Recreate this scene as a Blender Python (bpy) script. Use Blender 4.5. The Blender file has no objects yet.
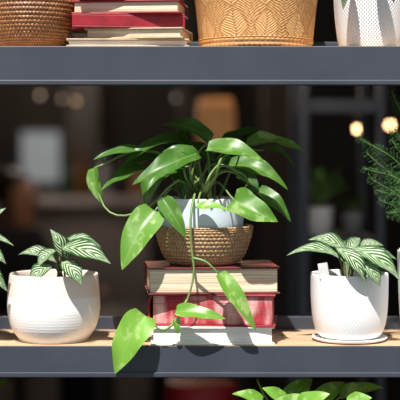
import bpy, bmesh, math, random
from mathutils import Vector, Matrix, Euler
random.seed(7)
C = bpy.context.scene.collection
bpy.context.scene.view_settings.view_transform = 'Standard'
CAMZ = 1.45
def W(px, py, y):
    s = 0.0015*(2+y)/2
    return Vector(((px-200)*s, y, CAMZ-(py-150)*s))
SH = 1.156      # main shelf top
SU = 1.606      # upper shelf top
SL = 0.80       # lowest shelf top

# ---------------------------------------------------------------- materials
class NT:
    def __init__(s, name):
        s.m = bpy.data.materials.new(name); s.m.use_nodes = True
        s.t = s.m.node_tree; s.b = s.t.nodes["Principled BSDF"]; s.o = s.t.nodes["Material Output"]
    def n(s, typ, **kw):
        nd = s.t.nodes.new(typ)
        for k, v in kw.items(): setattr(nd, k, v)
        return nd
    def l(s, a, b): s.t.links.new(a, b)
    def val(s, sock, v):
        if isinstance(v, (int, float)): sock.default_value = v
        else: s.l(v, sock)
    def math(s, op, a, b=0.0, c=None, clamp=False):
        nd = s.n("ShaderNodeMath", operation=op); nd.use_clamp = clamp
        s.val(nd.inputs[0], a); s.val(nd.inputs[1], b)
        if c is not None: s.val(nd.inputs[2], c)
        return nd.outputs[0]
    def sm(s, x, lo, hi):
        nd = s.n("ShaderNodeMapRange", interpolation_type='SMOOTHSTEP')
        s.val(nd.inputs[0], x); nd.inputs[1].default_value = lo; nd.inputs[2].default_value = hi
        return nd.outputs[0]
    def mix(s, f, a, b):
        nd = s.n("ShaderNodeMix", data_type='RGBA')
        s.val(nd.inputs[0], f)
        for i, v in ((6, a), (7, b)):
            if isinstance(v, tuple): nd.inputs[i].default_value = (*v, 1)
            else: s.l(v, nd.inputs[i])
        return nd.outputs[2]
    def noise(s, scale, detail=3, vec=None, stretch=None):
        tc = s.n("ShaderNodeTexCoord")
        v = tc.outputs["Object"] if vec is None else vec
        if stretch:
            mp = s.n("ShaderNodeMapping"); mp.inputs[3].default_value = stretch
            s.l(v, mp.inputs[0]); v = mp.outputs[0]
        nd = s.n("ShaderNodeTexNoise"); nd.inputs["Scale"].default_value = scale; nd.inputs["Detail"].default_value = detail
        s.l(v, nd.inputs[0]); return nd.outputs[0]
    def bump(s, h, strength=.3, dist=.002):
        nd = s.n("ShaderNodeBump"); nd.inputs["Strength"].default_value = strength; nd.inputs["Distance"].default_value = dist
        s.l(h, nd.inputs["Height"]); s.l(nd.outputs[0], s.b.inputs["Normal"])
    def col(s, c):
        if isinstance(c, tuple): s.b.inputs["Base Color"].default_value = (*c, 1)
        else: s.l(c, s.b.inputs["Base Color"])

def simple(name, a, b=None, scale=20, rough=.6, metal=0, bump=0, stretch=None, bdist=.002, spec=.5):
    t = NT(name)
    b = b or tuple(x*.8 for x in a)
    f = t.noise(scale, 4, stretch=stretch)
    f2 = t.sm(f, .3, .7)
    t.col(t.mix(f2, a, b))
    t.b.inputs["Roughness"].default_value = rough; t.b.inputs["Metallic"].default_value = metal
    t.b.inputs["Specular IOR Level"].default_value = spec
    if bump: t.bump(f, bump, bdist)
    return t.m
def emis(name, c, strength, c2=None, scale=6):
    t = NT(name)
    col = t.mix(t.noise(scale), c, c2 or c)
    t.col(col); t.l(col, t.b.inputs["Emission Color"]); t.b.inputs["Emission Strength"].default_value = strength
    return t.m

def leafmat(name, kind):
    t = NT(name)
    uv = t.n("ShaderNodeUVMap"); sp = t.n("ShaderNodeSeparateXYZ"); t.l(uv.outputs[0], sp.inputs[0])
    us = t.math('MULTIPLY_ADD', sp.outputs[0], 2.0, -1.0)
    u = t.math('ABSOLUTE', us); v = sp.outputs[1]
    at = t.n("ShaderNodeAttribute", attribute_name="tint"); tint = at.outputs["Fac"]
    if kind == 'stripe':
        s_ = t.math('SUBTRACT', v, t.math('MULTIPLY', t.math('POWER', u, 1.15), .55))
        w = t.math('SINE', t.math('MULTIPLY', s_, 2*math.pi*6.0))
        w = t.math('SUBTRACT', w, t.math('MULTIPLY', t.math('POWER', u, 5), 1.3))
        w = t.math('ADD', w, t.math('MULTIPLY', t.math('SUBTRACT', t.noise(70), .5), .9))
        f = t.sm(w, .25, .6)
        base = t.mix(tint, (.01, .05, .01), (.03, .11, .02))
        c = t.mix(f, base, (.6, .72, .48))
        mid = t.math('SUBTRACT', 1.0, t.sm(u, .02, .07))
        c = t.mix(mid, c, (.3, .42, .2))
        rough = .5; ts = .18
        t.b.inputs["Specular IOR Level"].default_value = .3
    else:
        base = t.mix(tint, (.015, .078, .01), (.2, .43, .05))
        ns = t.sm(t.noise(62, 5, stretch=(1, 1, .7)), .52, .62)
        k = t.math('MULTIPLY', t.sm(tint, .1, .6), .5)
        c = t.mix(t.math('MULTIPLY', ns, k), base, (.46, .6, .24))
        mid = t.math('SUBTRACT', 1.0, t.sm(u, .015, .06))
        c = t.mix(t.math('MULTIPLY', mid, .45), c, (.3, .45, .12))
        t.bump(t.noise(90, 3), .12, .001)
        rough = .38; ts = .25
        t.b.inputs["Specular IOR Level"].default_value = .45
    t.col(c); t.b.inputs["Roughness"].default_value = rough
    tr = t.n("ShaderNodeBsdfTranslucent"); t.l(c, tr.inputs[0])
    mx = t.n("ShaderNodeMixShader"); mx.inputs[0].default_value = ts
    t.l(t.b.outputs[0], mx.inputs[1]); t.l(tr.outputs[0], mx.inputs[2]); t.l(mx.outputs[0], t.o.inputs[0])
    return t.m

def pagemat(name, a, b, streak=None):
    t = NT(name)
    f = t.noise(40, 5, stretch=(.25, .25, 22))
    c = t.mix(t.sm(f, .35, .65), a, b)
    if streak:
        g = t.noise(14, 6, stretch=(3.5, 1.5, 1.0))
        h = t.math('MULTIPLY', t.sm(g, .4, .7), t.sm(f, .22, .5))
        c = t.mix(h, c, streak)
    t.col(c); t.b.inputs["Roughness"].default_value = .85; t.bump(f, .5, .001)
    return t.m

def glaze(name, top, low, z0, z1, rough=.45, dots=0, spk=.2):
    t = NT(name)
    tc = t.n("ShaderNodeTexCoord"); sp = t.n("ShaderNodeSeparateXYZ"); t.l(tc.outputs["Object"], sp.inputs[0])
    z = t.math('ADD', sp.outputs[2], t.math('MULTIPLY', t.math('SUBTRACT', t.noise(25), .5), .004))
    c = t.mix(t.sm(z, z0, z1), low, top)
    sp2 = t.sm(t.noise(400, 2), .64, .7)
    c = t.mix(t.math('MULTIPLY', sp2, spk), c, (.4, .3, .22))
    t.col(c); t.b.inputs["Roughness"].default_value = rough
    if dots:
        th = t.math('ARCTAN2', sp.outputs[1], sp.outputs[0])
        a = t.math('SINE', t.math('MULTIPLY', th, 64)); b = t.math('SINE', t.math('MULTIPLY', sp.outputs[2], 1050))
        t.bump(t.math('MULTIPLY', a, b), dots, .0015)
    else: t.bump(t.noise(150), .15, .001)
    return t.m

def wicker(name, a, b, rows, n=60, rough=.6, leafy=None):
    t = NT(name)
    tc = t.n("ShaderNodeTexCoord"); sp = t.n("ShaderNodeSeparateXYZ"); t.l(tc.outputs["Object"], sp.inputs[0])
    th = t.math('ARCTAN2', sp.outputs[1], sp.outputs[0]); z = sp.outputs[2]
    w = t.math('MULTIPLY', t.math('SINE', t.math('MULTIPLY', th, n)), t.math('SINE', t.math('MULTIPLY', z, rows*math.pi)))
    w = t.math('ADD', t.math('MULTIPLY', w, .3), t.noise(90, 4, stretch=(1, 1, 2)))
    c = t.mix(t.sm(w, .25, .75), a, b)
    if leafy:
        dark, light = leafy
        wob = t.math('MULTIPLY', t.math('SUBTRACT', t.noise(22, 2), .5), .55)
        fa = t.math('FRACT', t.math('ADD', t.math('ADD', t.math('MULTIPLY', th, 11/(2*math.pi)), 10.0), wob))
        fz = t.math('FRACT', t.math('ADD', t.math('MULTIPLY', z, 17.0), wob))
        ha = t.math('ABSOLUTE', t.math('SUBTRACT', fa, .5)); hz = t.math('ABSOLUTE', t.math('SUBTRACT', fz, .5))
        dm = t.math('ADD', ha, t.math('MULTIPLY', t.math('POWER', hz, 1.5), 1.3))
        inside = t.math('SUBTRACT', 1.0, t.sm(dm, .38, .42))
        up_ = t.math('SINE', t.math('MULTIPLY', t.math('ADD', t.math('MULTIPLY', z, 230.0), t.math('MULTIPLY', ha, 9.0)), 2*math.pi))
        dn_ = t.math('SINE', t.math('MULTIPLY', t.math('SUBTRACT', t.math('MULTIPLY', z, 230.0), t.math('MULTIPLY', ha, 9.0)), 2*math.pi))
        mm = t.n("ShaderNodeMix", data_type='FLOAT'); t.l(inside, mm.inputs[0]); t.l(up_, mm.inputs[2]); t.l(dn_, mm.inputs[3])
        c = t.mix(t.math('MULTIPLY', inside, .6), c, light)
        c = t.mix(t.math('MULTIPLY', t.sm(mm.outputs[0], .2, .9), .3), c, dark)
        edge = t.math('SUBTRACT', 1.0, t.sm(t.math('ABSOLUTE', t.math('SUBTRACT', dm, .4)), .01, .05))
        rib = t.math('SUBTRACT', 1.0, t.sm(ha, .01, .035))
        c = t.mix(t.math('MULTIPLY', t.math('MAXIMUM', edge, rib), .55), c, dark)
        w = mm.outputs[0]
        t.b.inputs["Specular IOR Level"].default_value = .25
    t.col(c); t.b.inputs["Roughness"].default_value = rough
    t.bump(w, .3 if leafy else .5, .0012)
    return t.m

M = {}
M['slate'] = simple('slate_metal', (.042, .049, .067), (.034, .04, .056), 12, .5, .0, .05)
M['wood'] = simple('shelf_wood', (.6, .42, .26), (.42, .27, .15), 14, .5, stretch=(1, 12, 12), bump=.1)
M['pothos'] = leafmat('pothos_leaf', 'pothos')
M['stripe'] = leafmat('striped_leaf', 'stripe')
M['stem'] = simple('green_stem', (.12, .24, .05), (.2, .26, .09), 30, .45)
M['stemred'] = simple('brown_stem', (.15, .12, .05), (.1, .14, .05), 30, .5)
M['soil'] = simple('soil', (.03, .02, .014), (.06, .04, .03), 120, .95, bump=1, bdist=.004)
M['fern'] = simple('fern_green', (.03, .11, .02), (.055, .15, .03), 40, .6)
M['potcream'] = glaze('cream_glaze', (.87, .74, .65), (.92, .9, .87), .066, .072, spk=.1)
M['potwhite'] = glaze('white_glaze', (.88, .875, .87), (.88, .875, .87), 0, .1, .4)
M['potdimple'] = glaze('dimpled_white_glaze', (.91, .905, .9), (.91, .905, .9), 0, .1, .4, .16, .06)
M['potblue'] = glaze('pale_blue_glaze', (.88, .91, .92), (.72, .82, .89), .083, .088, .3)
M['potdots'] = glaze('dotted_white_glaze', (.78, .78, .79), (.78, .78, .79), 0, .1, .4, .4)
M['potgrey'] = glaze('grey_glaze', (.4, .4, .42), (.4, .4, .42), 0, .1, .5)
M['wickerA'] = wicker('seagrass_weave', (.3, .165, .075), (.55, .35, .18), 180, 80)
M['wickerB'] = wicker('dark_wicker', (.18, .07, .026), (.42, .19, .075), 260, 90, .4)
M['wickerC'] = wicker('golden_wicker', (.48, .22, .075), (.7, .37, .14), 90, 70, .7)
M['wickerD'] = wicker('golden_wicker_leaf_weave', (.56, .28, .1), (.7, .38, .15), 90, 70, .75, ((.36, .15, .045), (.8, .47, .2)))
M['pages'] = pagemat('cream_pages', (.85, .73, .55), (.55, .42, .27))
M['pageswhite'] = pagemat('white_pages', (.92, .9, .87), (.78, .75, .7))
M['pagesred'] = pagemat('red_stained_pages', (.45, .035, .05), (.27, .015, .025), (.78, .45, .42))
M['covred'] = simple('red_cloth', (.34, .012, .024), (.25, .008, .016), 60, .5, bump=.2)
M['covdark'] = simple('maroon_cloth', (.16, .015, .02), (.1, .012, .012), 60, .45, bump=.2)
M['covwhite'] = simple('white_cloth', (.9, .89, .87), (.84, .82, .8), 60, .6)
M['covbeige'] = simple('beige_cloth', (.55, .43, .29), (.42, .33, .21), 60, .6)
M['tag'] = simple('translucent_plastic', (.5, .5, .49), (.42, .42, .42), 60, .4)

# ---------------------------------------------------------------- mesh helpers
def smooth(me): 
    for p in me.polygons: p.use_smooth = True
def link(name, me, parent=None, loc=(0, 0, 0), mat=None, sm=True):
    o = bpy.data.objects.new(name, me); C.objects.link(o)
    if mat and me is not None: me.materials.append(mat)
    if me is not None and sm: smooth(me)
    o.location = loc
    if parent: o.parent = parent
    return o
def thing(name, label, cat, loc, group=None, me=None):
    o = bpy.data.objects.new(name, me); C.objects.link(o); o.location = loc
    if me is None: o.empty_display_size = .05
    o["label"] = label; o["category"] = cat
    if group: o["group"] = group
    return o
def meshdata(name, V, F):
    me = bpy.data.meshes.new(name); me.from_pydata([tuple(v) for v in V], [], F); me.update(); return me
def boxes(name, bs, parent=None, loc=(0, 0, 0), mat=None, bevel=.001, rot=None, extra=None):
    """bs: list of (x0,x1,y0,y1,z0,z1), joined into one mesh"""
    bm = bmesh.new()
    for b in bs:
        vs = [bm.verts.new((b[i], b[2+j], b[4+k])) for i in (0, 1) for j in (0, 1) for k in (0, 1)]
        for f in ((0, 1, 3, 2), (4, 6, 7, 5), (0, 4, 5, 1), (2, 3, 7, 6), (0, 2, 6, 4), (1, 5, 7, 3)):
            bm.faces.new([vs[i] for i in f])
    bmesh.ops.recalc_face_normals(bm, faces=bm.faces)
    if bevel: bmesh.ops.bevel(bm, geom=bm.edges[:], offset=bevel, segments=2, affect='EDGES', profile=.5)
    if extra:
        vs = [bm.verts.new(v) for v in extra[0]]
        fs = [bm.faces.new([vs[i] for i in f]) for f in extra[1]]
        bmesh.ops.recalc_face_normals(bm, faces=fs)
    me = bpy.data.meshes.new(name); bm.to_mesh(me); bm.free()
    o = link(name, me, parent, loc, mat, sm=False)
    if rot: o.rotation_euler = rot
    return o
def structure(o): o["kind"] = "structure"; return o
def lathe(prof, seg=96, disp=None, caps=True):
    V = []; F = []
    for i, (r, z) in enumerate(prof):
        for k in range(seg):
            th = 2*math.pi*k/seg
            rr = r + (disp(th, i, r, z) if disp else 0)
            V.append((rr*math.cos(th), rr*math.sin(th), z))
    for i in range(len(prof)-1):
        for k in range(seg):
            k2 = (k+1) % seg
            F.append((i*seg+k, i*seg+k2, (i+1)*seg+k2, (i+1)*seg+k))
    if caps:
        F.append(tuple(range(seg-1, -1, -1)))
        F.append(tuple((len(prof)-1)*seg+k for k in range(seg)))
    return V, F
def resample(pts, n):
    P = [Vector(p) for p in pts]; P = [P[0]*2-P[1]]+P+[P[-1]*2-P[-2]]
    out = []
    m = len(P)-3
    for i in range(n+1):
        t = i/n*m; k = min(int(t), m-1); u = t-k
        a, b, c, d = P[k:k+4]
        out.append(.5*((2*b)+(c-a)*u+(2*a-5*b+4*c-d)*u*u+(3*b-3*c+d-a)*u**3))
    return out
def tube(V, F, pts, r0, r1=None, n=14, seg=6):
    r1 = r0 if r1 is None else r1
    P = resample(pts, n); base = len(V)
    for i, p in enumerate(P):
        d = (P[min(i+1, n)]-P[max(i-1, 0)]).normalized()
        a = d.cross(Vector((.3, 1, .2))).normalized(); b = d.cross(a)
        r = r0+(r1-r0)*i/n
        for k in range(seg):
            th = 2*math.pi*k/seg
            V.append(p+a*r*math.cos(th)+b*r*math.sin(th))
    for i in range(n):
        for k in range(seg):
            F.append((base+i*seg+k, base+i*seg+(k+1) % seg, base+(i+1)*seg+(k+1) % seg, base+(i+1)*seg+k))
    F.append(tuple(base+k for k in range(seg-1, -1, -1))); F.append(tuple(base+n*seg+k for k in range(seg)))

class Leaves:
    def __init__(s): s.V = []; s.F = []; s.UV = []; s.T = []
    def add(s, base, tip, width, normal=(0, -.65, .75), bend=.15, fold=.15, kind='heart', tint=.4, twist=0, wave=.04, curl=0):
        base = Vector(base); tip = Vector(tip); d = tip-base; L = d.length; dn = d.normalized()
        nrm = Vector(normal).normalized()
        side = dn.cross(nrm)
        if side.length < .05: side = dn.cross(Vector((1, 0, 0)))
        side.normalize(); nrm = side.cross(dn).normalized()
        if twist:
            R = Matrix.Rotation(twist, 3, dn); side = R @ side; nrm = R @ nrm
        nu, nv = 11, 18; b0 = len(s.V); ph = random.random()*6
        for j in range(nv):
            v = j/(nv-1)
            if kind == 'heart': w = math.sin(math.pi*min(1, v**.58))**.78 if 0 < v < 1 else 0
            elif kind == 'oval': w = math.sin(math.pi*v**.8)**1.0 if 0 < v < 1 else 0
            else: w = math.sin(math.pi*v**.75) if 0 < v < 1 else 0
            c = base+d*v+nrm*(bend*L*4*v*(1-v))+side*(curl*L*4*v*(1-v))
            for i in range(nu):
                u = -1+2*i/(nu-1)
                p = c+side*(u*w*width/2)
                p += nrm*(fold*width*abs(u)**1.3*w + wave*width*math.sin(v*11+ph+u*2)*abs(u)*w)
                if kind == 'heart': p -= dn*(.18*width*(abs(u)**1.2)*(1-v)*(1 if v > 0 else 0))
                s.V.append(p); s.UV.append((.5+u/2, v)); s.T.append(tint)
        for j in range(nv-1):
            for i in range(nu-1):
                a = b0+j*nu+i
                s.F.append((a, a+1, a+nu+1, a+nu))
    def make(s, name, mat, parent, origin):
        me = meshdata(name, [v-Vector(origin) for v in s.V], s.F)
        uv = me.uv_layers.new(name="UVMap")
        for lp in me.loops: uv.data[lp.index].uv = s.UV[lp.vertex_index]
        at = me.attributes.new("tint", 'FLOAT', 'POINT')
        at.data.foreach_set("value", s.T)
        return link(name, me, parent, (0, 0, 0), mat)
def stems(name, paths, parent, origin, mat, r0=.0022, r1=.0014):
    V = []; F = []
    for p in paths: tube(V, F, p, r0, r1)
    return link(name, meshdata(name, [v-Vector(origin) for v in V], F), parent, (0, 0, 0), mat)

def pot(name, prof, mat, parent, ribs=None, n=70):
    P = [(max(p[0], 0.0005), p[1]) for p in resample([(a, b, 0) for a, b in prof], n)]
    V, F = lathe(P, 96, ribs)
    return link(name, meshdata(name, V, F), parent, (0, 0, 0), mat)
def soil(parent, r, z):
    V, F = lathe([(r, z-.01), (r, z), (r*.7, z+.003), (r*.3, z+.005), (.001, z+.005)], 40, lambda th, i, r, z: 0)
    return link("soil", meshdata("soil", V, F), parent, (0, 0, 0), M['soil'])

def basket(parent, name, prof, rows, mat, amp=.0025, nst=40, wall=.005, mat_idx=None):
    """outer wall with coiled rows and stitch relief, plus inner wall"""
    N = rows*6
    P = resample([(a, b, 0) for a, b in prof], N)
    seg = nst*5
    outer = [(p[0], p[1]) for p in P]
    def disp(th, i, r, z):
        if i > N: return 0
        row = i/6; fr = abs(math.sin(math.pi*row))
        return amp*(fr-.3)*(1+.45*math.sin(nst*th+math.pi*int(row)))
    inner = [(p[0]-wall, p[1]) for p in reversed(P[3:])]
    V, F = lathe([(.001, outer[0][1])]+outer[1:]+inner+[(.001, inner[-1][1])], seg, disp)
    return link(name, meshdata(name, V, F), parent, (0, 0, 0), mat)

# ---------------------------------------------------------------- setting
room_floor = structure(boxes("floor", [(-4, 4, -3.5, 7, -.1, 0)], mat=simple('dark_floor', (.04, .032, .028), (.025, .02, .018), 4, .5), bevel=0))
wallm = simple('dark_wall', (.03, .025, .024), (.018, .016, .016), 3, .8)
structure(boxes("wall_back", [(-4, 4, 6.8, 7, 0, 3.2)], mat=wallm, bevel=0))
structure(boxes("wall_left", [(-4.1, -4, .3, 7, 0, 3.2)], mat=wallm, bevel=0))
structure(boxes("wall_right", [(4, 4.1, .3, 7, 0, 3.2)], mat=wallm, bevel=0))
structure(boxes("ceiling", [(-4.1, 4.1, .3, 7, 3.2, 3.3)], mat=wallm, bevel=0))
structure(boxes("wall_front", [(-4.1, -1.0, .26, .36, 0, 3.2), (1.0, 4.1, .26, .36, 0, 3.2), (-1.0, 1.0, .26, .36, 2.2, 3.2)], mat=wallm, bevel=0))

# shelf unit
unit = thing("metal_shelf_unit", "slate grey metal shelf unit with wooden boards, full of plants", "shelf", (0, 0, 0))
D = .185
for zt, zb, lip in ((SU, 1.5475, True), (SH, 1.1095, True), (SL, .755, True)):
    boxes("front_beam", [(-.8, .8, 0, .004, zb, zt), (-.8, .8, 0.004, .02, zb, zb+.004)], unit, mat=M['slate'], bevel=.0012)
    boxes("lower_lip", [(-.8, .8, -.004, -.0005, zb, zb+.0075)], unit, mat=M['slate'], bevel=.0012)
    boxes("shelf_board", [(-.8, .8, .005, D, zt-.016, zt-.0002)], unit, mat=M['wood'], bevel=.0008)
    boxes("back_rail", [(-.8, .8, D+.001, D+.007, zb+.01, zt+.021)], unit, mat=M['slate'], bevel=.001)
for x in (-.83, .80):
    for y in (0, D-.02):
        boxes("post", [(x, x+.03, y, y+.03, 0, 2.0)], unit, mat=M['slate'], bevel=.0015)

# ---------------------------------------------------------------- books
def book(x0, x1, z0, t, y0, dep, rot, cov, pg, label, group, spine='back', name="book"):
    cx = (x0+x1)/2; w = x1-x0; th = .0026
    o = thing(name, label, "book", (cx, y0+dep/2, z0), group)
    o.rotation_euler = (0, 0, math.radians(rot))
    hx, hy = w/2, dep/2; extra = None
    bs = [(-hx, hx, -hy, hy, 0, th), (-hx, hx, -hy, hy, t-th, t)]
    if spine == 'back': bs.append((-hx, hx, hy-th, hy, th*.9, t-th*.9)); pb = (-hx+.004, hx-.004, -hy+.004, hy-th, th, t-th)
    elif spine == 'front': bs.append((-hx, hx, -hy, -hy+th, th*.9, t-th*.9)); pb = (-hx+.004, hx-.004, -hy+th, hy-.004, th, t-th)
    elif spine == 'left':   # rounded spine
        pb = (-hx+.001, hx-.005, -hy+.004, hy-.004, th, t-th)
        n = 12; V = []; F = []
        for i in range(n+1):
            a = -math.pi/2+math.pi*i/n
            for rr in (0, 1):
                x = -hx+.002-(.009-(0 if rr else .003))*math.cos(a); zz = t/2+(t/2-(0 if rr else th))*math.sin(a)
                V += [(x, -hy, zz), (x, hy, zz)]
        for i in range(n):
            k = i*4
            F += [(k, k+1, k+5, k+4), (k+2, k+6, k+7, k+3), (k, k+4, k+6, k+2), (k+1, k+3, k+7, k+5)]
        extra = (V, F)
    boxes("cover", bs, o, mat=cov, bevel=.0009, extra=extra)
    boxes("page_block", [pb], o, mat=pg, bevel=.0012)
    return o
s0 = .0015
g = "stacked hardback books under the trailing plant"
book(-.076, .111, SH, .027, .009, .14, 1.5, M['covwhite'], M['pageswhite'], "white hardback book at the bottom of the stack on the shelf", g)
book(-.068, .119, SH+.027, .0485, .014, .13, -4.5, M['covred'], M['pagesred'], "thick faded red hardback book with rounded spine and reddish page edges", g, 'left')
book(-.084, .117, SH+.0755, .041, .014, .13, 4.5, M['covdark'], M['pages'], "dark maroon hardback book with cream pages on top of the stack", g)
g = "stacked books on the upper shelf"
z = SU
for (a, b, t, rot, cov, pg, lab, spn) in [
    (64, 188, .0125, 2, 'covbeige', 'pageswhite', "thin beige book with white pages on the upper shelf board", 'back'),
    (87, 188, .0165, -8, 'covbeige', 'pages', "smaller beige book with cream pages in the stack", 'back'),
    (67, 181, .0215, 7, 'covred', 'pagesred', "red hardback book with worn red spine", 'front'),
    (73, 184, .0205, -6, 'covred', 'pages', "red hardback book with cream pages near the top of the stack", 'back'),
    (76, 182, .02, 4, 'covdark', 'pages', "maroon hardback book on the very top of the stack", 'back')]:
    book((a-200)*s0, (b-200)*s0, z, t, .015, .105, rot, M[cov], M[pg], lab, g, spn); z += t

# ---------------------------------------------------------------- centre basket + pothos
BX, BY, BZ = .006, .082, SH+.1167
bk = thing("woven_basket", "small round seagrass basket holding a pale blue pot, on stacked books", "basket", (BX, BY, BZ))
basket(bk, "basket_body", [(.042, 0), (.053, .002), (.0635, .014), (.071, .033), (.0755, .05), (.0762, .06)], 15, M['wickerA'], .0014, 54, .004)
PO = Vector((BX-.004, BY, BZ+.007))
po = thing("potted_pothos", "trailing pothos with variegated leaves in a pale blue ceramic pot", "potted plant", PO)
pot("pot", [(.0005, 0), (.036, 0), (.042, .004), (.053, .022), (.0645, .05), (.068, .085), (.0685, .094), (.067, .096), (.065, .094), (.063, .085), (.05, .05), (.045, .03), (.0005, .03)], M['potblue'], po)
soil(po, .0615, .081)
L = Leaves(); ST = []
crown = PO+Vector((0, 0, .086))
def pl(b, t, w, yb, yt, tint=.3, petiole=True, via=None, **k):
    B = W(b[0], b[1], yb); T = W(t[0], t[1], yt)
    k['bend'] = k.get('bend', .15)*random.uniform(.6, 1.1); k.setdefault('curl', random.uniform(-.08, .08)); k.setdefault('wave', random.uniform(.04, .1))
    L.add(B, T, w*s0*1.03, tint=tint, **k)
    if petiole:
        st = crown+Vector((random.uniform(-.03, .03), random.uniform(-.02, .03), -.006))
        d = B-st
        mid = st+d*.5+Vector((0, 0, .022+.2*abs(d.x)))
        ST.append([st, mid, B] if via is None else [st]+[W(*q) for q in via]+[B])
up = (0, -.45, .9); fr = (0, -.9, .35)
pl((196, 154), (132, 185), 27, .03, -.01, .22, normal=(-.1, -.75, .65), bend=.16)
pl((142, 151), (93, 160), 17, .05, .03, .2, normal=up, bend=.12)
pl((94, 168), (105, 206), 15, .06, .05, .5, normal=fr, bend=.1, twist=.5)
pl((148, 170), (101, 191), 21, .07, .04, .2, normal=up, bend=.15)
pl((155, 211), (122, 270), 33, .0, -.03, .6, normal=(-.2, -.9, .3), bend=.1, fold=.1, curl=.03)
pl((210, 142), (160, 126), 24, .06, .08, .18, normal=(.1, -.6, .8), bend=.2)
pl((192, 144), (122, 166), 24, .09, .04, .15, normal=up, bend=.18)
pl((198, 162), (162, 152), 17, .04, .03, .2, normal=(-.1, -.6, .8), bend=.22)
pl((246, 145), (305, 152), 23, .07, .06, .45, normal=(0, -.5, .85), bend=.12)
pl((207, 150), (266, 164), 26, .02, .0, .38, normal=(0, -.6, .8), bend=.2)
pl((228, 166), (288, 190), 22, .05, .03, .28, normal=(.1, -.7, .7), bend=.16)
pl((258, 190), (291, 222), 18, .08, .07, .28, normal=(.3, -.8, .5), bend=.2)
pl((234, 200), (278, 222), 31, .0, -.02, .45, normal=(.1, -.85, .5), bend=.12)
pl((163, 199), (186, 238), 18, .0, -.012, .35, normal=fr, bend=.12)
pl((196, 208), (229, 211), 12, .0, -.005, .9, normal=(0, -.6, .8), bend=.15, via=[(200, 190, .04)])
pl((158, 172), (145, 204), 21, .03, .01, .25, normal=fr, bend=.15)
pl((178, 150), (186, 128), 20, .11, .13, .06, normal=up, bend=.15)
pl((225, 145), (262, 130), 20, .12, .14, .08, normal=up, bend=.15)
pl((182, 168), (145, 188), 22, .05, .03, .12, normal=(-.2, -.8, .6), bend=.15)
pl((170, 160), (112, 178), 20, .1, .08, .08, normal=up, bend=.2)
pl((178, 172), (188, 196), 17, .05, .04, .15, normal=fr, bend=.15)
pl((240, 174), (258, 196), 18, .08, .07, .12, normal=(.2, -.8, .5), bend=.15)
pl((190, 148), (216, 164), 20, .1, .08, .05, normal=(.1, -.7, .7), bend=.15)
pl((214, 160), (246, 178), 16, .09, .07, .08, normal=(.1, -.7, .7), bend=.18)
pl((222, 150), (244, 138), 18, .1, .12, .1, normal=up, bend=.2)
pl((172, 148), (148, 142), 18, .1, .12, .06, normal=up, bend=.2)
pl((264, 150), (294, 168), 13, .1, .1, .2, normal=up, bend=.2)
# trailing vine
vine = [crown, W(196, 190, .03), W(191, 215, -.004), W(191, 245, -.006), W(194, 272, -.008), W(188, 298, -.008), W(176, 322, -.008)]
ST.append(vine)
pl((219, 273), (256, 331), 19, -.012, -.02, .7, petiole=False, normal=(.4, -.8, .4), bend=.12, curl=.04)
ST.append([W(193, 258, -.007), W(206, 262, -.012), W(219, 274, -.012)])
pl((176, 311), (226, 319), 17, -.012, -.02, .7, petiole=False, normal=(0, -.7, .7), bend=.12)
ST.append([W(187, 300, -.008), W(183, 306, -.011), W(176, 312, -.012)])
pl((146, 316), (115, 374), 34, -.014, -.02, .95, petiole=False, normal=(-.15, -.9, .45), bend=.08, fold=.1, curl=.03)
ST.append([W(176, 322, -.008), W(162, 330, -.014), W(146, 317, -.014)])
pl((177, 318), (178, 334), 8, -.01, -.014, .6, petiole=False, normal=fr)
# looping runner and arching stems
ST.append([crown, W(180, 180, .02), W(150, 206, .02), W(122, 216, .03), W(103, 205, .045), W(94, 170, .06)])
ST.append([crown, W(206, 185, .0), W(212, 172, -.005), W(225, 158, .0)])
ST.append([crown, W(186, 178, .02), W(182, 168, .02), W(158, 172, .03)])
ST.append([crown, W(214, 178, .03), W(232, 172, .03), W(258, 190, .08)])
ST.append([crown, W(190, 172, .01), W(196, 154, .03)])
ST.append([crown, W(218, 168, .02), W(236, 170, .03), W(248, 182, .03), W(234, 200, .0)])
ST.append([crown, W(216, 176, .0), W(222, 158, -.005), W(246, 146, .07)])
L.make("foliage", M['pothos'], po, PO)
stems("stem", ST, po, PO, M['stem'])

# ---------------------------------------------------------------- side plants
def striped(root, O, leaves, r0=.0018, seedc=None, name="foliage"):
    L = Leaves(); S = []
    for (b, t, w, yb, yt, nrm, tw) in leaves:
        B = W(b[0], b[1], yb); T = W(t[0], t[1], yt)
        L.add(B, T, w*s0*1.06, normal=nrm, bend=.2, fold=.14, kind='oval', tint=random.uniform(.1, .8), twist=tw, curl=random.uniform(-.06, .06))
        c = O+Vector((random.uniform(-.008, .008), random.uniform(-.008, .008), 0))
        S.append([c, c+(B-c)*.6+Vector((0, 0, .006)), B])
    L.make("foliage", M['stripe'], root, Vector(root.location)); stems("stem", S, root, Vector(root.location), M['stemred'], r0, .0013)

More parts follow.
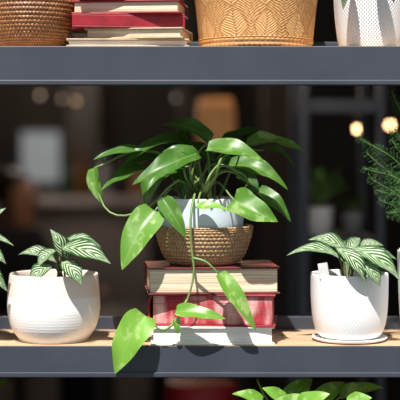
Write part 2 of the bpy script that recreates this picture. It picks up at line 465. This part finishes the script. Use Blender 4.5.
o = Vector((-.227, .07, SH))
p1 = thing("potted_nerve_plant", "silver-striped foliage plant in a pinkish-beige and white ceramic pot", "potted plant", o)
pot("pot", [(.0005, 0), (.048, 0), (.054, .003), (.0655, .02), (.0715, .045), (.0712, .07), (.0695, .092), (.0687, .101), (.0672, .103), (.0655, .101), (.065, .09), (.066, .06), (.06, .03), (.0005, .02)], M['potcream'], p1,
    ribs=lambda th, i, r, z: (.00013*math.sin(z*1400)*(1+1.2*math.sin(th*70)) if (.006 < z < .066 and i < 110) else 0), n=220)
soil(p1, .0635, .088)
co = o+Vector((.01, 0, .09))
p1x = [((68, 260), (50, 229), 18, .06, .05, (.1, -.8, .4), .2), ((62, 248), (111, 264), 25, .03, .0, (0, -.65, .75), 0),
       ((62, 262), (82, 286), 18, .01, -.01, (.2, -.85, .5), 0), ((56, 262), (18, 255), 16, .07, .08, (0, -.6, .8), 0),
       ((52, 266), (29, 285), 16, .03, .01, (-.1, -.8, .6), 0), ((62, 244), (101, 247), 17, .08, .08, (0, -.6, .8), 0),
       ((56, 250), (38, 269), 14, .04, .02, (-.3, -.8, .5), 0)]
striped(p1, co, p1x)

o = Vector((.2315, .066, SH))
p2 = thing("potted_nerve_plant", "silver-striped foliage plant in a smooth white ceramic pot on a saucer", "potted plant", o)
V, F = lathe([(.001, 0), (.05, 0), (.056, .002), (.0585, .005), (.0577, .0062), (.053, .0045), (.001, .004)], 80)
link("saucer", meshdata("saucer", V, F), p2, (0, 0, 0), M['potwhite'])
pot("pot", [(.0005, .005), (.038, .005), (.046, .007), (.0525, .016), (.0572, .034), (.0595, .06), (.0602, .09), (.06, .102), (.0585, .1035), (.057, .101), (.056, .09), (.054, .06), (.048, .03), (.0005, .02)], M['potdimple'], p2)
soil(p2, .0555, .088)
co = o+Vector((-.002, 0, .09))
p2x = [((344, 262), (286, 256), 16, .06, .05, (0, -.55, .85), 0), ((348, 254), (308, 240), 17, .08, .09, (.1, -.7, .7), 0),
       ((336, 248), (366, 284), 18, .02, -.002, (.2, -.8, .55), 0), ((350, 250), (400, 281), 23, .03, .01, (.1, -.65, .75), 0),
       ((352, 254), (397, 260), 15, .08, .08, (0, -.6, .8), 0), ((345, 254), (360, 238), 14, .09, .11, (0, -.8, .6), 0),
       ((360, 262), (380, 287), 16, .01, .0, (.2, -.85, .5), 0), ((350, 258), (334, 240), 13, .1, .11, (0, -.8, .6), 0), ((356, 250), (384, 246), 13, .1, .1, (0, -.6, .8), 0)]
striped(p2, co, p2x)
tg = thing("plant_tag", "thin translucent plastic plant tag stuck in the soil", "plant tag", (W(325, 280, .028)))
boxes("tag_blade", [(-.0075, .0075, -.0004, .0004, .002, .026), (-.0035, .0035, -.0004, .0004, -.02, .003)], tg, mat=M['tag'], bevel=.0002)
tg.rotation_euler = (math.radians(-12), math.radians(-8), 0)

# plant past the left edge
o = Vector((-.375, .08, SH))
p3 = thing("potted_nerve_plant", "silver-striped foliage plant in a small grey pot", "potted plant", o)
pot("pot", [(.0005, 0), (.04, 0), (.046, .004), (.051, .03), (.056, .09), (.0565, .1), (.055, .101), (.053, .098), (.05, .06), (.0005, .02)], M['potgrey'], p3)
soil(p3, .053, .085)
striped(p3, o+Vector((0, 0, .087)), [((-20, 235), (6, 208), 15, .05, .04, (0, -.8, .5), 0), ((-25, 240), (14, 246), 11, .04, .03, (0, -.6, .8), 0),
    ((-20, 250), (6, 264), 15, .03, .02, (0, -.7, .7), 0), ((-22, 260), (8, 292), 15, .03, .02, (.2, -.8, .5), 0), ((-40, 240), (-70, 230), 16, .06, .06, (0, -.6, .8), 0), ((-35, 250), (-60, 270), 16, .03, .02, (0, -.8, .5), 0)])

# asparagus fern at the right
o = Vector((.364, .07, SH))
p4 = thing("potted_asparagus_fern", "feathery dark green asparagus fern in a white ceramic pot", "potted plant", o)
pot("pot", [(.0005, 0), (.04, 0), (.047, .004), (.053, .03), (.0565, .1), (.057, .135), (.0555, .137), (.053, .135), (.05, .06), (.0005, .02)], M['potwhite'], p4)
soil(p4, .053, .12)
V = []; F = []; SV = []
c = o+Vector((0, 0, .12))
random.seed(3)
tips = [(392, 92, .04), (388, 120, .02), (359, 138, .02), (364, 168, .0), (376, 190, .02), (388, 213, .02), (398, 104, .08), (372, 150, .08), (384, 172, .09), (396, 190, .0), (392, 140, .0), (420, 100, .05), (440, 110, .06), (455, 150, .03), (460, 190, .06), (396, 215, .05), (370, 178, .05), (388, 128, .06), (366, 152, .05), (380, 200, .0)]
for (px, py, y) in tips:
    T = W(px, py, y); mid = c+(T-c)*.5+Vector((.012, 0, .045*random.uniform(.3, 1)))
    if mid.z > 1.52: mid.z = 1.52
    P = resample([c, mid, T], 60); SV.append([c, mid, T])
    for i in range(18, 61, 2):
        p = P[i]; d = (P[min(i+1, 60)]-P[max(i-1, 0)]).normalized()
        ln = .026*min(1, 1.12-i/60)*random.uniform(.6, 1.2)+.004
        for sgn in (-1, 1):
            sd = (d.cross(Vector((0, -1, .2))).normalized()*sgn+d*.9+Vector((0, random.uniform(-.8, .8), random.uniform(-.3, .3)))).normalized()
            nq = max(5, int(ln/.0015))
            for q in range(nq):
                bp = p+sd*ln*q/nq+Vector((0, 0, -.004*(q/nq)**2))
                for s2 in range(3):
                    nd = (sd*.6+Vector((random.uniform(-1, 1), random.uniform(-1, 1), random.uniform(-1, 1)))).normalized()
                    e = bp+nd*.0036; wv = nd.cross(Vector((random.uniform(-1, 1), -1, random.uniform(-1, 1)))).normalized()*.00025
                    k = len(V); V += [bp-wv, bp+wv, e]; F.append((k, k+1, k+2))
link("foliage", meshdata("foliage", [v-o for v in V], F), p4, (0, 0, 0), M['fern'], sm=False)
stems("stem", SV, p4, o, M['stem'], .0012, .0004)

# plant on the lowest shelf
o = Vector((.165, .075, SL))
p5 = thing("potted_pothos", "bushy bright green pothos in a grey pot under the shelf", "potted plant", o)
pot("pot", [(.0005, 0), (.05, 0), (.057, .004), (.068, .04), (.073, .12), (.0735, .14), (.072, .142), (.069, .139), (.06, .06), (.0005, .02)], M['potgrey'], p5)
soil(p5, .069, .125)
L = Leaves(); ST = []; crown = o+Vector((0, 0, .127))
random.seed(11)
def pl2(b, t, w, yb, yt, tint, nrm=(0, -.6, .8)):
    B = W(b[0], b[1], yb); T = W(t[0], t[1], yt); L.add(B, T, w*s0*1.03, normal=nrm, bend=.1, tint=tint)
    st = crown+Vector((random.uniform(-.03, .03), random.uniform(-.03, .03), 0)); ST.append([st, st+(B-st)*.55+Vector((0, 0, .03)), B])
pl2((290, 402), (312, 379), 24, .02, .04, .6); pl2((318, 404), (345, 382), 22, .03, .05, .75); pl2((340, 396), (384, 388), 18, .04, .03, .7)
pl2((283, 404), (262, 388), 20, .0, -.01, .85); pl2((262, 402), (232, 394), 16, .0, -.01, .7); pl2((300, 410), (330, 394), 24, -.01, -.02, .85)
pl2((350, 405), (372, 398), 20, -.01, -.02, .8); pl2((280, 415), (300, 394), 24, -.01, -.02, .7); pl2((310, 415), (282, 440), 28, -.01, -.02, .6)
pl2((330, 415), (355, 440), 28, -.01, -.02, .5); pl2((260, 415), (235, 440), 28, .0, -.02, .5)
ST.append([crown, W(285, 420, .03), W(266, 398, .03), W(257, 379, .035)])
L.make("foliage", M['pothos'], p5, o); stems("stem", ST, p5, o, M['stem'])
# dark leaf tip at the bottom left
o = Vector((-.33, .075, SL))
p6 = thing("potted_pothos", "dark green pothos in a grey pot under the shelf", "potted plant", o)
pot("pot", [(.0005, 0), (.045, 0), (.052, .004), (.062, .04), (.067, .11), (.0675, .13), (.066, .132), (.063, .129), (.055, .06), (.0005, .02)], M['potgrey'], p6)
soil(p6, .063, .115)
L = Leaves(); ST = []; crown = o+Vector((0, 0, .118))
pl2((-12, 398), (8, 379), 14, .05, .05, .2); pl2((-20, 410), (-50, 395), 24, .05, .05, .2); pl2((-15, 430), (10, 450), 24, .03, .0, .2)
L.make("foliage", M['pothos'], p6, o); stems("stem", ST, p6, o, M['stem'])

# ---------------------------------------------------------------- upper shelf things
o = Vector((-.262, .085, SU))
b1 = thing("woven_basket", "brown coiled wicker basket beside the stack of books", "basket", o)
basket(b1, "basket_body", [(.045, 0), (.052, .004), (.062, .02), (.071, .045), (.075, .075), (.072, .105), (.068, .115)], 27, M['wickerB'], .0017, 66, .005)

o = Vector((.0875, .087, SU))
b2 = thing("woven_basket", "large golden tan woven basket with banded base and leaf-shaped weave", "basket", o)
basket(b2, "lower_band", [(.085, 0), (.0872, .002), (.0885, .012), (.089, .016)], 4, M['wickerC'], .0014, 70, .004)
prof = resample([(.089, .016, 0), (.0935, .06, 0), (.0985, .1, 0), (.1, .14, 0)], 60)
def chev(th, i, r, z):
    if i > 60: return 0
    return .0006*math.sin(th*144)*math.sin(z*900)
inner = [(p[0]-.005, p[1]) for p in reversed(prof)]
V, F = lathe([(p[0], p[1]) for p in prof]+inner, 432, chev, caps=False)
link("basket_body", meshdata("basket_body", V, F), b2, (0, 0, 0), M['wickerD'])
V, F = lathe([(.1+.005*math.cos(a), .142+.005*math.sin(a)) for a in [k*math.pi/6 for k in range(13)]], 120, lambda th, i, r, z: .001*math.sin(th*70+i), caps=False)
link("basket_rim", meshdata("basket_rim", V, F), b2, (0, 0, 0), M['wickerC'])

o = Vector((.265, .08, SU))
b3 = thing("potted_nerve_plant", "leafy plant in a white ceramic pot with a dotted relief", "potted plant", o)
pot("pot", [(.0005, 0), (.042, 0), (.047, .003), (.051, .02), (.0545, .05), (.057, .09), (.057, .1), (.0555, .101), (.053, .098), (.05, .06), (.0005, .02)], M['potdots'], b3)
soil(b3, .0525, .085)
striped(b3, o+Vector((0, 0, .087)), [((350, -40), (343, 10), 16, .01, -.01, (-.3, -.9, .2), 0), ((375, -40), (394, 3), 16, .01, 0, (.2, -.9, .3), 0), ((365, -50), (340, -80), 24, .06, .06, (0, -.7, .7), 0), ((375, -50), (405, -80), 24, .06, .06, (0, -.7, .7), 0), ((370, -50), (372, -90), 24, .08, .1, (0, -.8, .4), 0)])

# ---------------------------------------------------------------- interior
dk = simple('dark_metal', (.05, .06, .078), (.04, .047, .062), 10, .5)
dw = simple('dark_wood', (.04, .025, .018), (.025, .016, .012), 10, .5, stretch=(8, 8, 1))
ru = thing("metal_shelf_unit", "dark metal open shelving frame standing inside the room", "shelf", (0, 0, 0))
def X(px, y): return W(px, 0, y).x
def Z(py, y): return W(0, py, y).z
yb = 1.2
for a, b in ((299, 309), (377, 385)):
    for yy in (yb, yb+.35):
        boxes("post", [(X(a, yb), X(b, yb), yy, yy+.02, 0, 2.1)], ru, mat=dk)
for py, py2 in ((99, 113), (238, 250), (330, 342)):
    boxes("shelf_board", [(X(309, yb)+.001, X(377, yb)-.001, yb, yb+.35, Z(py2, yb), Z(py, yb))], ru, mat=dk)
def smallplant(px, py, y, h, r, mat, lab, seed, nl=9, ln=.1, w=.035, tint=.2, kind='heart', z0=None):
    random.seed(seed)
    o = Vector((X(px, y), y, z0 if z0 is not None else Z(py, y)))
    t = thing("potted_plant", lab, "potted plant", o)
    pot("pot", [(.0005, 0), (r*.7, 0), (r*.78, .004), (r*.9, h*.4), (r, h*.95), (r, h), (r*.93, h), (r*.9, h*.8), (r*.7, h*.4), (.0005, h*.3)], mat, t, n=40)
    soil(t, r*.9, h*.85)
    L = Leaves(); S = []; c = o+Vector((0, 0, h*.87))
    for i in range(nl):
        a = random.uniform(0, 6.28); e = random.uniform(.7, 1.45)
        d = Vector((math.cos(a)*math.cos(e), math.sin(a)*math.cos(e), math.sin(e)))
        B = c+d*ln*random.uniform(.5, 1); T = B+(d+Vector((0, 0, -.5))).normalized()*ln*.7
        L.add(B, T, w, normal=(0, -.4, .9), tint=tint, kind=kind); S.append([c, c+(B-c)*.5+Vector((0, 0, .01)), B])
    L.make("foliage", M['pothos'], t, o); stems("stem", S, t, o, M['stem'])
smallplant(320, 238, yb+.1, .07, .034, M['potwhite'], "wispy small-leaved plant in a pale vase on dark shelving", 5, 26, .075, .011, .35, 'oval', z0=Z(238, yb))
smallplant(352, 238, yb+.24, .05, .028, M['potgrey'], "small plant in a grey pot on the dark shelving", 9, 12, .04, .014, .1, 'oval', z0=Z(238, yb))
smallplant(345, 330, yb+.15, .07, .045, M['potgrey'], "plant in a grey pot on the low dark shelf", 15, 12, .06, .025, .05, z0=Z(330, yb))

# pendant lamps
def pendant(px, py, y, r, glow, lab, kind="globe", strength=12):
    o = W(px, py, y); t = thing("pendant_lamp", lab, "lamp", o)
    V = []; F = []; tube(V, F, [Vector((0, 0, r)), Vector((0, 0, .5)), Vector((0, 0, 3.2-o.z))], .003, .003)
    link("cord", meshdata("cord", V, F), t, (0, 0, 0), dk)
    if kind == "globe":
        V, F = lathe([(max(.0008, r*math.sin(a)), -r*math.cos(a)) for a in [k*math.pi/14 for k in range(15)]], 28)
        link("bulb", meshdata("bulb", V, F), t, (0, 0, 0), emis('bulb_glow', glow, strength))
        V, F = lathe([(r*.5, r*.75), (r*.5, r*1.6), (r*.2, r*1.9)], 24); link("socket", meshdata("socket", V, F), t, (0, 0, 0), dk)
    else:
        h = r*1.2
        V, F = lathe([(r*.8, -h), (r*.95, -h*.5), (r, 0), (r*.95, h*.5), (r*.8, h), (r*.77, h), (r*.92, h*.5), (r*.96, 0), (r*.92, -h*.5), (r*.77, -h)], 40, lambda th, i, r_, z: .003*math.sin(th*20), caps=False)
        link("lamp_shade", meshdata("lamp_shade", V, F), t, (0, 0, 0), emis('amber_shade', glow, strength, tuple(x*.5 for x in glow), 20))
    return t
pendant(358, 129, 1.9, .011, (1, .6, .28), "glowing warm round bulb hanging on a cord", strength=10)
pendant(390, 125, 1.9, .011, (1, .6, .28), "glowing warm round bulb hanging on a cord", strength=10)
pendant(216, 122, 3.0, .074, (.75, .35, .13), "amber woven drum pendant lamp", "drum", .26)
pendant(40, 95, 4.0, .009, (1, .8, .6), "small warm bulb hanging on a cord", strength=1.0)
pendant(62, 99, 4.0, .008, (1, .8, .6), "small warm bulb hanging on a cord", strength=.7)
pendant(76, 101, 4.0, .009, (1, .7, .4), "small warm bulb hanging on a cord", strength=1.0)
pendant(176, 98, 4.0, .008, (.9, .9, 1), "small pale bulb hanging on a cord", strength=.3)
# bright window in the back wall
yw = 6.78
wx0, wx1, wz1, wz0 = X(22, yw), X(60, yw), Z(132, yw), Z(182, yw)
structure(boxes("window_1", [(wx0, wx1, yw-.01, yw, wz0, wz1)], mat=emis('window_glow', (.33, .36, .38), .6, (.24, .26, .28), 3), bevel=0))
structure(boxes("trim_1", [(wx0-.04, wx0, yw-.03, yw, wz0-.04, wz1+.04), (wx1, wx1+.04, yw-.03, yw, wz0-.04, wz1+.04), (wx0, wx1, yw-.03, yw, wz1, wz1+.04), (wx0, wx1, yw-.03, yw, wz0-.04, wz0)], mat=dw, bevel=0))
# counter, columns
ct = thing("counter", "long bar counter with a grey-brown panelled front", "counter", (0, 0, 0))
cg = simple('counter_front', (.24, .22, .21), (.17, .15, .145), 3, .7); cg2 = simple('counter_top', (.5, .48, .46), (.35, .33, .31), 5, .4)
boxes("counter_body", [(X(-60, 5.4), X(150, 5.4), 5.4, 5.9, 0, Z(204, 5.4))], ct, mat=cg)
boxes("worktop", [(X(-62, 5.4), X(152, 5.4), 5.35, 5.95, Z(204, 5.4), Z(198, 5.4))], ct, mat=cg2)
for a, b, yy in ((66, 100, 6.2), (178, 190, 6.2), (262, 298, 4.2)):
    cl = thing("column", "dark brown wooden column", "column", (X((a+b)/2, yy), yy, 0))
    w = (X(b, yy)-X(a, yy))/2
    boxes("shaft", [(-w, w, -w*.6, w*.6, .15, 3.05)], cl, mat=dw, bevel=.01)
    boxes("base", [(-w*1.15, w*1.15, -w*.8, w*.8, 0, .15)], cl, mat=dw, bevel=.01)
    boxes("capital", [(-w*1.15, w*1.15, -w*.8, w*.8, 3.05, 3.19)], cl, mat=dw, bevel=.01)
random.seed(21)
cols = [(.02, .05, .02), (.12, .05, .01), (.25, .25, .27), (.03, .02, .02), (.3, .15, .06)]
for i, px in enumerate((68, 82, 104, 122, 138)):
    h = random.uniform(.2, .3); r = .035
    t = thing("glass_bottle", "dark glass bottle standing on the bar counter", "bottle", (X(px, 5.6), 5.6, Z(198, 5.4)), "bottles on the bar counter")
    P = [(r*.9, 0), (r, .01), (r, h*.55), (r*.9, h*.62), (r*.38, h*.75), (r*.33, h*.95), (r*.4, h*.96), (r*.4, h)]
    V, F = lathe(P, 24); link("bottle_body", meshdata("bottle_body", V, F), t, (0, 0, 0), simple('glass%d' % i, cols[i % 5], None, 10, .15))
# red bar stool
ys = 1.5
so = thing("bar_stool", "bar stool with a red padded seat", "stool", (X(202, ys), ys, 0))
red = simple('red_leather', (.4, .014, .018), (.3, .01, .014), 10, .5)
zs = Z(381, ys); rr = 38*.0015*1.75
V, F = lathe([(rr*.92, zs-.09), (rr*.98, zs-.08), (rr, zs-.02), (rr*.94, zs-.004), (rr*.7, zs), (.001, zs+.002)], 48); link("seat", meshdata("seat", V, F), so, (0, 0, 0), red)
for k in range(4):
    a = math.pi/4+k*math.pi/2; V = []; F = []
    tube(V, F, [Vector((.06*math.cos(a), .06*math.sin(a), zs-.08)), Vector((.11*math.cos(a), .11*math.sin(a), .35)), Vector((.16*math.cos(a), .16*math.sin(a), 0))], .011, .011)
    link("leg", meshdata("leg", V, F), so, (0, 0, 0), dk)
def legs(par, pts, r, h, mat):
    for x, y in pts: boxes("leg", [(x-r, x+r, y-r, y+r, 0, h)], par, mat=mat)
tb = thing("dining_table", "dark wooden dining table", "table", (-.12, 3.75, 0))
boxes("table_top", [(-.33, .33, -.33, .33, .72, .75)], tb, mat=dw, bevel=.004); legs(tb, ((-.29, -.29), (.29, -.29), (-.29, .29), (.29, .29)), .025, .719, dw)
PXc, PYc = -.93, 4.3
ch = thing("dining_chair", "dark wooden chair the person sits on", "chair", (PXc, PYc, 0))
ch.rotation_euler = (0, 0, math.radians(-20))
boxes("seat", [(-.22, .22, -.22, .22, .42, .45)], ch, mat=dw, bevel=.005); legs(ch, ((-.19, -.19), (.19, -.19)), .02, .419, dw)
boxes("backrest", [(-.24, -.2, -.2, .2, .6, .86)], ch, mat=dw, bevel=.005)
for y in (-.19, .19): boxes("leg", [(-.23, -.19, y-.02, y+.02, 0, .415), (-.255, -.22, y-.02, y+.02, .455, .86)], ch, mat=dw)
# person (local frame: facing +x)
pe = thing("person", "seated person in a dark jacket leaning towards a table", "person", (PXc, PYc, 0)); pe.rotation_euler = (0, 0, math.radians(-20))
def skin(name, pts, edges, rad, mat, root=0):
    me = bpy.data.meshes.new(name); me.from_pydata(pts, edges, []); me.update()
    ob = bpy.data.objects.new(name, me); C.objects.link(ob); ob.parent = pe
    me.materials.append(mat)
    md = ob.modifiers.new("Skin", 'SKIN'); md.use_smooth_shade = True
    for i, r in enumerate(rad):
        me.skin_vertices[0].data[i].radius = (r, r) if not isinstance(r, tuple) else r
        me.skin_vertices[0].data[i].use_root = (i == root)
    sb = ob.modifiers.new("Sub", 'SUBSURF'); sb.levels = 2; sb.render_levels = 2
    return ob
sk = simple('skin', (.5, .27, .18), (.42, .22, .15), 10, .5); jk = simple('black_fabric', (.012, .015, .024), (.02, .024, .036), 20, .9); hr = simple('dark_hair', (.015, .01, .008), (.022, .015, .012), 40, .6)
pts = [(0, 0, .56), (.02, 0, .75), (.05, 0, .98), (.06, 0, 1.08), (.08, 0, 1.15), (.09, 0, 1.24), (.09, 0, 1.31), (.185, 0, 1.225), (.11, 0, 1.19)]
ed = [(0, 1), (1, 2), (2, 3), (3, 4), (4, 5), (5, 6), (4, 8), (8, 7)]
rad = [.1, .12, .13, .07, .055, .092, .08, .014, .055]
for s in (-1, 1):
    k = len(pts); pts += [(.05, s*.17, 1.03), (.08, s*.22, .8), (.3, s*.2, .78), (.38, s*.18, .785)]; ed += [(2, k), (k, k+1), (k+1, k+2), (k+2, k+3)]; rad += [.055, .042, .028, .03]
    k = len(pts); pts += [(.08, s*.1, .54), (.42, s*.12, .53), (.42, s*.12, .1), (.52, s*.13, .04)]; ed += [(0, k), (k, k+1), (k+1, k+2), (k+2, k+3)]; rad += [.085, .06, .042, .035]
skin("body", pts, ed, rad, sk)
skin("jacket", [(0, 0, .6), (.02, 0, .75), (.05, 0, .98), (.06, 0, 1.08), (.05, -.18, 1.03), (.08, -.23, .8), (.27, -.21, .78), (.05, .18, 1.03), (.08, .23, .8), (.27, .21, .78)],
     [(0, 1), (1, 2), (2, 3), (2, 4), (4, 5), (5, 6), (2, 7), (7, 8), (8, 9)], [.15, .17, .185, .1, .085, .064, .042, .085, .064, .042], jk)
skin("trousers", [(0, 0, .57), (.08, .1, .55), (.42, .12, .53), (.42, .12, .12), (.08, -.1, .55), (.42, -.12, .53), (.42, -.12, .12)], [(0, 1), (1, 2), (2, 3), (0, 4), (4, 5), (5, 6)], [.11, .095, .075, .06, .095, .075, .06], jk)
skin("hair", [(.03, 0, 1.17), (.045, 0, 1.29), (.085, 0, 1.36)], [(0, 1), (1, 2)], [.088, .105, .07], hr)
for s in (-1, 1):
    for q in range(4):
        y = s*.18+(q-1.5)*.017; l = (.07, .08, .076, .06)[q]
        skin("finger", [(.39, y, .785), (.39+l*.6, y, .782), (.39+l, y, .766)], [(0, 1), (1, 2)], [.008, .0078, .006], sk)
    skin("thumb", [(.36, s*.15, .785), (.385, s*.135, .78), (.41, s*.135, .77)], [(0, 1), (1, 2)], [.009, .0085, .007], sk)

# ---------------------------------------------------------------- lights
def lamp(typ, loc, energy, col, **k):
    d = bpy.data.lights.new(typ.lower()+"_light", typ); d.energy = energy; d.color = col
    for a, b in k.items(): setattr(d, a, b)
    ob = bpy.data.objects.new(typ.lower()+"_light", d); C.objects.link(ob); ob.location = loc; return ob
sun = lamp('SUN', (0, -3, 5), 8.0, (1, .965, .92), angle=math.radians(.6))
dirv = Vector((.25, 1, -1.8)); sun.rotation_euler = dirv.to_track_quat('-Z', 'Y').to_euler()
lamp('POINT', (X(216, 3), 3.0, 1.9), 2.5, (1, .6, .3), shadow_soft_size=.1)
lamp('POINT', (-.35, 3.9, 1.9), 6, (1, .7, .45), shadow_soft_size=.15)  # added fill without a fixture, brightens the seated person from the front
lamp('POINT', (-.75, 4.95, 2.0), 20, (1, .85, .72), shadow_soft_size=.15)  # extra light, no lamp hangs here; lifts the counter front behind the person
lamp('POINT', (-1.0, 6.3, 2.3), 7, (1, .75, .5), shadow_soft_size=.15)
lamp('POINT', (.7, 3.0, 2.2), 2.5, (1, .7, .4), shadow_soft_size=.1)
lamp('POINT', (.3, .85, 1.75), 2.0, (1, .85, .7), shadow_soft_size=.05)  # unseen light added to brighten the small vase plant and red stool
w = bpy.data.worlds.new("World"); bpy.context.scene.world = w; w.use_nodes = True
bg = w.node_tree.nodes["Background"]; bg.inputs[0].default_value = (.8, .89, 1, 1); bg.inputs[1].default_value = .46

cam = bpy.data.cameras.new("camera"); co_ = bpy.data.objects.new("camera", cam); C.objects.link(co_)
co_.location = (0, -2, CAMZ); co_.rotation_euler = (math.pi/2, 0, 0)
cam.sensor_width = 36; cam.lens = 120; cam.shift_y = -.125; cam.clip_end = 50
cam.dof.use_dof = True; cam.dof.focus_distance = 2.02; cam.dof.aperture_fstop = 3.2
bpy.context.scene.camera = co_
